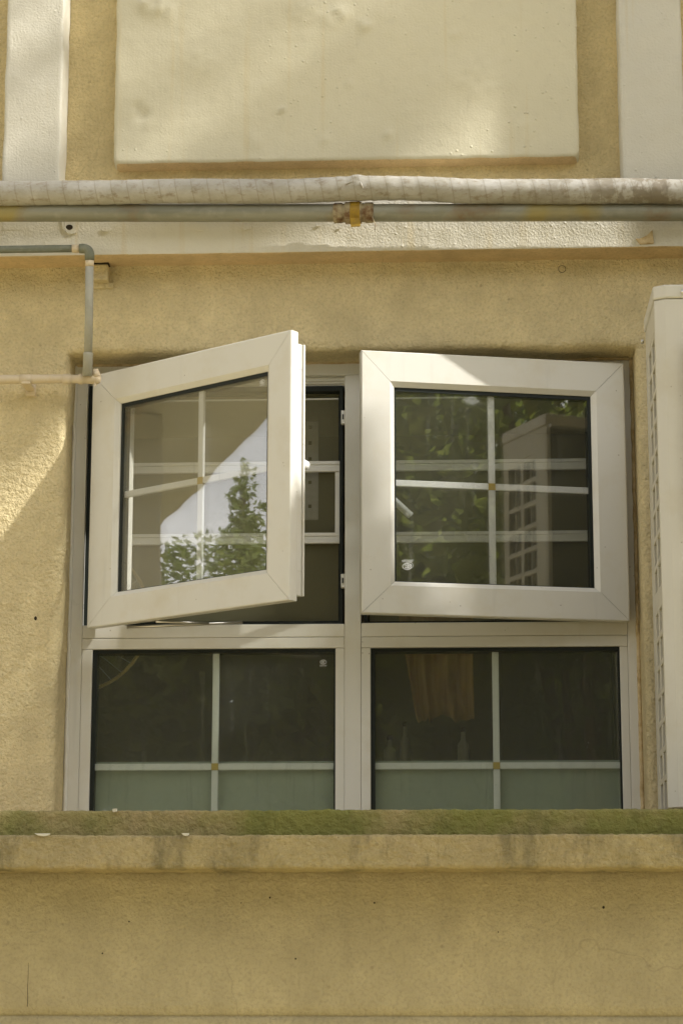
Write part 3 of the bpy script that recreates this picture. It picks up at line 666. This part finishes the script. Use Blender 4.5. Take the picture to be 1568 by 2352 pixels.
for (x, hgt, r, lab) in ((.085, .075, .016, 'shortest pale bottle on the shelf behind the lower right pane'), (.125, .11, .013, 'tall thin pale bottle on the shelf behind the lower right pane'), (.275, .095, .015, 'pale bottle at the right end of the shelf behind the lower right pane')):
    b_ = empty('bottle', (x, .80, 2.202)); tag(b_, lab, 'bottle', 'bottles on the tiled shelf')
    tube('bottle_body', [(0, 0, 0), (0, 0, hgt*.65), (0, 0, hgt*.78), (0, 0, hgt)], [r, r, r*.4, r*.35], M['bottle'], b_, 14)
    tube('bottle_cap', [(0, 0, hgt+.0005), (0, 0, hgt+.012)], r*.45, M['tile'], b_, 12)

# ------------------------------------------------------------------ big horizontal pipes
P1 = empty('insulated_pipe', (0, -.16, 3.4245)); tag(P1, 'thick tape wrapped insulated pipe running above the steel pipe', 'pipe')
xs = frange(-2.6, 2.6, .006)
def zc(x): return 3.4365 - .0162*(x)/1.0*1.0 - 3.43 + .004*math.sin(x*4.3+1.2) + .0022*math.sin(x*11+.5) + .0025*nz(x*5, 0, 0)
def rf(i, a):
    x = xs[i]; r = .0278 + .0014*nz(x*9, math.cos(a)*.8, math.sin(a)*.8) + .0018*max(0, x-.3)
    ph = (x*27 + math.sin(a)*.16) % 1.0
    r += .0011*(1-ph) + .0006*nz(x*70, a, 0)
    r += .0038*math.exp(-((x-.045)/.014)**2) * (.6+.4*math.sin(a))
    return r
tube('wrapped_body', [(x, 0, zc(x)) for x in xs], 0, M['wrap'], P1, 28, rf)
bm = bmesh.new(); t = [(.018, .012), (.038, .031), (.047, .030), (.056, .008), (.050, .004), (.044, .020)]
prism(bm, t, -.028, -.0305, 'y', .0006); from_bm('loose_tape_end', bm, M['wrap'], P1)
tube('tape_fold', [(.047, -.024, .027), (.053, -.031, .012), (.057, -.031, .000)], .0022, M['wrap'], P1, 8)
P2 = empty('steel_pipe', (0, -.137, 3.3850)); tag(P2, 'galvanised steel pipe with rusty union and yellow tape under the wrapped pipe', 'pipe')
def z2(x): return .0012 - .0142*x + .003*max(0, -x-.2) + (-.002 if x > .1 else 0)*0
tube('pipe_body', [(x, 0, z2(x)) for x in frange(-2.6, 2.6, .05)], .0205, M['galv'], P2, 24)
zz = z2(.03)
tube('union', [(x, 0, zz) for x in (-.0125, -.0105, .008, .009, .014, .015, .052, .053, .060, .061, .078, .080)], [.0208, .0235, .0235, .0218, .0218, .0255, .0255, .0220, .0220, .0240, .0240, .0208], M['rust'], P2, 18)
bm = bmesh.new()
v, f = tube_data([(.026, 0, zz), (.028, 0, zz), (.047, 0, zz), (.0485, 0, zz)], .0264, 24); from_py('yellow_tape', v, f, M['ytape'], P2, True)
bm = bmesh.new(); prism(bm, [(.0285, zz-.040), (.050, zz-.039), (.0505, zz-.031), (.0485, zz-.018), (.0275, zz-.018)], -.0185, -.0165, 'y', .0004); from_bm('tape_tail', bm, M['ytape'], P2)
tube('hemp_string', [(.078, -.018, zz-.016), (.081, -.021, zz-.027), (.085, -.020, zz-.038), (.083, -.021, zz-.05)], [.0018, .0014, .0010, .0006], M['rust'], P2, 6)
for (x, z_) in ((-2.0, 3.40), (2.0, 3.40)):
    pass

# ------------------------------------------------------------------ small conduit run on the left
cd = empty('grey_conduit', (-.578, -.1, 3.02)); tag(cd, 'thin grey conduit with elbow dropping to the painted pipe left of the window', 'conduit')
def bend(p, a, b, r, n=7):
    p = Vector(p); a = (Vector(a)-p).normalized()*r; b = (Vector(b)-p).normalized()*r
    return [tuple((1-t)**2*(p+a)+2*t*(1-t)*p+t*t*(p+b)) for t in [i/n for i in range(n+1)]]
oz = (-.578, -.1, 3.02)
A, B, Cc = (-2.6, -.125, 3.3165), (-.576, -.125, 3.3135), (-.580, -.082, 3.035)
rel = lambda p: tuple(Vector(p)-Vector(oz))
tube('upper_run', [rel(A), rel((-1.2, -.125, 3.3155)), rel((-.618, -.125, 3.3140))], .0088, M['conduit_dark'], cd, 14)
tube('elbow_cuff', [rel((-.6165, -.125, 3.3140)), rel((-.600, -.125, 3.3138))], .0098, M['conduit_paint'], cd, 14)
tube('elbow', [rel((-.5995, -.125, 3.3138))] + [rel(p) for p in bend(B, (-.6, -.125, 3.3138), (-.5763, -.122, 3.29), .016)] + [rel((-.5762, -.1215, 3.2865))], .0112, M['conduit_dark'], cd, 16)
tube('elbow_cuff', [rel((-.5762, -.1213, 3.286)), rel((-.5764, -.119, 3.272))], .0102, M['conduit_paint'], cd, 14)
tube('riser', [rel((-.5764, -.119, 3.2715)), rel((-.5772, -.105, 3.17)), rel((-.5795, -.088, 3.075))], .0096, M['conduit'], cd, 16)
tube('socket', [rel((-.5795, -.0878, 3.0745)), rel((-.5797, -.0872, 3.071)), rel((-.5798, -.0868, 3.068)), rel((-.582, -.078, 3.022))], [.0108, .0118, .0112, .0112], M['conduit'], cd, 16)
lp = empty('painted_pipe', (-.6, -.06, 3.02)); tag(lp, 'cream over painted thin pipe running left from the tee beside the left sash', 'pipe')
oz = (-.6, -.06, 3.02)
tube('pipe_run', [rel((x, -.06, 3.0205+.0008*nz(x*20, 0, 0))) for x in frange(-2.6, -.63, .03)], .0104, M['conduit_paint'], lp, 14)
tube('tee', [rel((x, -.06, 3.0195)) for x in (-.642, -.640, -.622, -.620, -.606, -.604, -.594, -.592, -.575, -.563, -.556, -.553)], [.0100, .0122, .0122, .0104, .0104, .0125, .0125, .0108, .0122, .0130, .0105, .004], M['conduit_paint'], lp, 16)
tube('tee_branch', [rel((-.563, -.062, 3.022)), rel((-.5685, -.065, 3.040))], [.0115, .009], M['conduit_paint'], lp, 12)
tube('drip', [rel((-.566, -.064, 3.009)), rel((-.565, -.064, 3.000))], [.003, .001], M['conduit_paint'], lp, 8)
bm = bmesh.new(); add_box(bm, -.738, -.714, -.006, .002, 2.995, 3.028, .003); add_box(bm, -.736, -.716, -.070, -.002, 3.007, 3.013, .002)
for vv in bm.verts: vv.co -= Vector(oz)
from_bm('pipe_clip', bm, M['conduit_paint'], lp)
v, f = tube_data([rel((-.742, -.06, 3.0205)), rel((-.712, -.06, 3.0205))], .0112, 14); from_py('clip_band', v, f, M['conduit_paint'], lp, True)

# ------------------------------------------------------------------ outdoor unit on the slab
AX, AYF, AYB, AZ0, AZ1 = .6735, -.60, -.352, 1.985, 3.0265
ac = empty('outdoor_unit', (1.1, -.47, 1.955)); tag(ac, 'tall aged white air conditioner outdoor unit standing right of the window', 'air conditioner')
AO = Vector((1.1, -.47, 1.955))
def acp(name, bm, mat):
    for vv in bm.verts: vv.co -= AO
    return from_bm(name, bm, mat, ac)
ch = .021
bm = bmesh.new(); prism(bm, [(AX, AYF+ch*.6), (AX+ch, AYF), (1.60, AYF), (1.60, AYF+.02), (AX+.02, AYF+.03)], AZ0, AZ1, 'z', .0012); acp('front_case', bm, M['ac'])
bm = bmesh.new(); add_box(bm, AX+.02, 1.6, AYF+.035, AYB-.01, AZ0, AZ1-.004, 0); acp('coil', bm, M['coil'])
cap = [(AX-.002, AYF+ch*.6-.001), (AX+ch-.001, AYF-.003), (1.61, AYF-.003), (1.61, AYB+.004), (AX-.002, AYB+.004)]
bm = bmesh.new(); prism(bm, cap, AZ1+.0015, AZ1+.031, 'z', .004); acp('top_cap', bm, M['ac'])
# side grille: frame with two columns of cells in two banks
def bars(y0, y1, z0, z1): add_box(bm, AX+.001, AX+.012, y0, y1, z0, z1, .0012, 1)
ya, yb = AYF+.016, AYB; cols = [(ya+.022, ya+.088), (ya+.104, ya+.170)]
bm = bmesh.new(); bars(ya, cols[0][0], AZ0, AZ1); acp('side_post', bm, M['ac_grille'])
bm = bmesh.new(); bars(cols[0][1], cols[1][0], AZ0, AZ1-.06); acp('side_post', bm, M['ac_grille'])
bm = bmesh.new(); bars(cols[1][1], yb, AZ0, AZ1); acp('side_post', bm, M['ac_grille'])
bm = bmesh.new(); bars(cols[0][0]+.0002, cols[1][1]-.0002, AZ1-.0598, AZ1); acp('side_top_plate', bm, M['ac_grille'])
zgaps = []
for (c0, c1) in cols:
    z = AZ1-.0602; n_ = 0
    while z > AZ0+.03:
        t_ = .012 if n_ != 9 else .045
        bm = bmesh.new(); bars(c0+.0002, c1-.0002, z-t_, z); acp('side_slat', bm, M['ac_grille']); z -= t_+.0465; n_ += 1
    ym = (c0+c1)/2
    bm = bmesh.new(); add_box(bm, AX+.004, AX+.0105, ym-.002, ym+.002, AZ0, AZ1-.061, 0); acp('side_rib', bm, M['ac_grille'])
# raised rounded fan surrounds on the front
for (z0, z1) in ((2.52, 2.945), (2.04, 2.465)):
    x0, x1 = .7325, 1.30; r = .03; pts = []
    for (cx_, cz_, a0) in ((x0+r, z0+r, 180), (x1-r, z0+r, 270), (x1-r, z1-r, 0), (x0+r, z1-r, 90)):
        for i in range(7):
            a = math.radians(a0+15*i); pts.append((cx_+r*math.cos(a), cz_+r*math.sin(a)))
    bm = bmesh.new(); prism(bm, pts, AYF+.002, AYF-.016, 'y', .005); acp('fan_surround', bm, M['ac'])
    cxx, czz = (x0+x1)/2, (z0+z1)/2
    for q in range(7):
        rr = .03+.025*q
        v, f = tube_data([(cxx+rr*math.cos(2*math.pi*i/36)-AO.x, AYF-.020-AO.y, czz+rr*math.sin(2*math.pi*i/36)-AO.z) for i in range(37)], .0022, 6); from_py('fan_grille_ring', v, f, M['ac_grille'], ac, True)
for (x, z) in ((.7335, AZ1+.014),):
    v, f = tube_data([(x-AO.x, AYF-.0025-AO.y, z-AO.z), (x-AO.x, AYF-.007-AO.y, z-AO.z)], [.006, .005], 12); from_py('screw', v, f, M['steel'], ac, True)
v, f = tube_data([(AX-.001-AO.x, AYB+.03-AO.y, AZ1-.01-AO.z), (AX-.006-AO.x, AYB+.03-AO.y, AZ1-.01-AO.z)], .005, 10); from_py('screw', v, f, M['steel'], ac, True)
for x in (.78, 1.40):
    bm = bmesh.new(); add_box(bm, x, x+.06, AYF+.01, AYB-.01, 1.957, AZ0-.001, .003); acp('foot', bm, M['rubber'])

# ------------------------------------------------------------------ trees (mirrored in the panes, shading the wall)
def crown_mesh(name, clumps, nleaf, size, mat, seed, skip=None):
    R = random.Random(seed); v, f = [], []
    tot = sum(r[1]**2 for r in clumps)
    for (c_, r, sq) in clumps:
        for _ in range(int(nleaf*r*r/tot)):
            while True:
                p = Vector((R.uniform(-1, 1), R.uniform(-1, 1), R.uniform(-1, 1)))
                if .25 < p.length < 1: break
            p = p.normalized()*(p.length**.45); p = Vector(c_) + Vector((p.x*r, p.y*r, p.z*r*sq))
            if skip and skip(p): continue
            a = Vector((R.gauss(0, 1), R.gauss(0, 1), R.gauss(0, .7))).normalized(); b = a.cross(Vector((R.gauss(0, 1), R.gauss(0, 1), R.gauss(0, 1)))).normalized()
            s = size*R.uniform(.6, 1.3); i = len(v)
            v += [tuple(p-a*s), tuple(p+b*s*.45), tuple(p+a*s), tuple(p-b*s*.45)]; f.append((i, i+1, i+2, i+3))
    me = bpy.data.meshes.new(name); me.from_pydata(v, [], f); me.update(); me.materials.append(mat); return me
def trunk_mesh(h, r, branches, seed):
    R = random.Random(seed); V, F = [], []
    def add(pts, rad, n=9):
        v, f = tube_data(pts, rad, n); o = len(V); V.extend(v); F.extend([tuple(i+o for i in q) for q in f])
    pts = [(.1*h*.1*nz(i, seed, 0), .1*h*.1*nz(seed, i, 0), h*i/8) for i in range(9)]
    add(pts, [r*(1-.75*i/8) for i in range(9)])
    for (z, c_) in branches:
        c_ = Vector(c_); a = Vector((0, 0, z)); m_ = (a+c_)/2 + Vector((0, 0, -.1*(c_-a).length))
        add([tuple(a), tuple(m_), tuple(c_)], [r*.4, r*.25, r*.08], 7)
    me = bpy.data.meshes.new('trunk'); me.from_pydata(V, [], F); me.update(); me.materials.append(M['bark'])
    for p in me.polygons: p.use_smooth = True
    return me
def broad(h, w, seed, n, size, mat):
    R = random.Random(seed); cl = []
    for i in range(13):
        a = R.uniform(0, 6.28); q = R.random(); z = h*(.42+.5*q); rr = w*(.62-.35*abs(q-.35))*R.uniform(.5, 1)
        cl.append(((rr*math.cos(a), rr*math.sin(a), z), w*R.uniform(.28, .46), .8))
    cl.append(((0, 0, h*.62), w*.5, 1.1)); cl.append(((0, 0, h*.88), w*.3, 1.))
    return crown_mesh('crown', cl, n, size, mat, seed), trunk_mesh(h*.85, h*.03, [(h*.3, c_[0]) for c_ in cl[:9]], seed)
def conifer(h, w, seed, n, size, mat):
    R = random.Random(seed); cl = []
    for i in range(18):
        q = i/17; a = R.uniform(0, 6.28); rr = w*.45*(1-q)*R.uniform(.3, 1)
        cl.append(((rr*math.cos(a), rr*math.sin(a), h*(.18+.78*q)), w*(.46*(1-q)+.12)*R.uniform(.8, 1.2), .9))
    return crown_mesh('crown', cl, n, size, mat, seed), trunk_mesh(h*.95, h*.02, [], seed)
def tree(name, meshes, loc, rz, sc, label, cat='tree', group='garden trees facing the house'):
    o = empty(name, loc, (0, 0, rz)); o.scale = (sc, sc, sc); tag(o, label, cat, group)
    link('crown', meshes[0], None, o); link('trunk', meshes[1], None, o); return o
BA = broad(6.2, 2.6, 11, 17000, .08, M['leaf']); BB = broad(5.4, 2.4, 23, 16000, .08, M['leaf_y']); BC = broad(5.4, 2.4, 29, 6500, .085, M['leaf_y']); BS = broad(5.5, 1.9, 31, 15000, .04, M['leaf_s']); BT = broad(5.5, 1.7, 47, 14000, .04, M['leaf_s'])
def slim():
    R = random.Random(5); cl = []
    for i in range(40):
        q = (i/39)**.8; a = R.uniform(0, 6.28); w = .42*(1-q)**.7 + .05; rr = w*R.uniform(.2, .8)
        cl.append(((rr*math.cos(a), rr*math.sin(a), 3.6+2.5*q), w*R.uniform(.35, .6)+.03, 1.0))
    return crown_mesh('crown', cl, 6500, .035, M['leaf_s'], 6), trunk_mesh(5.9, .1, [], 5)
CO = slim()
# unseen tall tree further right, thin crown shaped to dapple the upper wall
def thin_crown():
    cl = []; R = random.Random(12)
    for i in range(60):
        a = R.uniform(0, 6.28); q = R.random(); rr = 1.9*math.sqrt(R.random())*(1-.35*q)
        r = R.uniform(.22, .45)
        cl.append(((rr*math.cos(a), rr*math.sin(a), 11.72 + .817*rr*math.cos(a) + r*.7 + 4.*q*q), r, .7))
    return crown_mesh('crown', cl, 1500, .085, M['leaf'], 91), trunk_mesh(15.5, .22, [(13.2+.12*i, (cl[i][0][0], cl[i][0][1]+4.2, cl[i][0][2])) for i in range(12)], 8)
# unseen tree right of the frame, crown shaped to shade the wall
def gap(p):
    # leaves left out so sun reaches the right sash, measured along the light
    y0 = p.y - 1.70 + (p.x + 5.0)/3; z0 = p.z - .8167*(p.x + 5.0)
    if z0 > 2.86: return False
    t = (2.86 - z0)/.70
    return 0 <= t <= 1 and -.085 + .105*t < y0 < .140 - .055*t
def shade_crown():
    cl = []; R = random.Random(3)
    for i in range(46):
        x = R.uniform(-1.1, 1.1); y = R.uniform(-.95, .95); r = R.uniform(.2, .36)
        cl.append(((x, y, 6.86 + .817*x - r*1.15 - 2.5*R.random()**1.6), r, .85))
    for z_ in (6.70, 6.78, 6.86, 6.93): cl.append(((0, -.095, z_), .055, 1.)); cl.append(((.12, -.135, z_+.1), .055, 1.))  # small clumps added to shade the lower left jamb
    return crown_mesh('crown', cl, 36000, .055, M['leaf'], 77, gap), trunk_mesh(5.4, .11, [(3.2, (.6, .3, 4.6)), (3.4, (-.6, -.2, 4.8)), (3.0, (.1, -.6, 4.4))], 4)
SH = shade_crown()
tree('shade_tree', SH, (5.0, -1.70, 0), 0, 1.0, 'leafy tree standing beside the house right of the window', 'tree', None)
tt = tree('tall_tree', thin_crown(), (10.0, -7.55, 0), 0, 1.0, 'unseen tall tree far right, thin crown shaped to dapple the wall', 'tree', None)
low = [((x_, -.26+.05*math.sin(x_*5), 11.76+.817*x_+.12*(i % 2)), .15, .8) for i, x_ in enumerate(frange(-1.2, 1.2, .16))]  # extra leaf clumps added to shade the wall left of the window
link('crown', crown_mesh('crown', low, 700, .07, M['leaf'], 17), None, tt)
for o in tt.children:
    if o.name.startswith('crown'): o.location = (0, 4.2, 0)
spots = [('slim_tree', CO, (-14.0, -3.30, 0), .3, .995, 'tall slim tree with a pointed top mirrored in the left sash'), ('broad_tree', BS, (-14.6, -3.9, 0), 1.1, 1.0, 'yellow green bushy tree mirrored low in the left sash'),
         ('broad_tree', BT, (-13.0, -2.75, 0), 2.2, .97, 'mid green bushy tree left of the slim tree in the left sash'), ('broad_tree', BT, (-17, -4.6, 0), .4, 1.12, 'green tree right of the slim tree at the edge of the left pane'), ('broad_tree', BS, (-12.0, -1.6, 0), 4.0, .86, 'pale low bushy tree at the left in the left sash')]
for i, (n_, ms, lo, rz, sc, lab) in enumerate(spots): tree(n_, ms, lo, rz, sc, lab)
ORD = ['first', 'second', 'third', 'fourth', 'fifth', 'sixth', 'seventh', 'eighth', 'ninth']
for i in range(7):
    x = -8.5 + 2.5*i; tree('broad_tree', (BA, BB)[i % 2], (x, -13.5-.8*(i % 3), 0), i*1.3, 1.05+.12*(i % 3), ORD[i]+' tree from the left in the front row across the yard', 'tree', 'tree rows across the yard')
for i in range(7):
    x = -10 + 2.6*i + (5.2 if i > 3 else 0); tree('broad_tree', (BB, BA)[i % 2], (x, -17.5-.7*(i % 2), 0), i*1.7+.4, 1.3+.1*(i % 3), ORD[i]+' tree from the left in the back row across the yard', 'tree', 'tree rows across the yard')
tree('broad_tree', BB, (2.1, -21.0, 0), 2.0, 1.5, 'lone tree farthest back across the yard', 'tree', 'tree rows across the yard')
for i, (x, y) in enumerate(((5.5, -8.0), (7.5, -7.0), (8.2, -9.6))): tree('broad_tree', BC, (x, y, 0), i*2.1+.5, 1.25, ('nearest', 'rightmost', 'farthest')[i]+' tree of the clump mirrored in the right sash', 'tree', 'tree clump right of the yard')
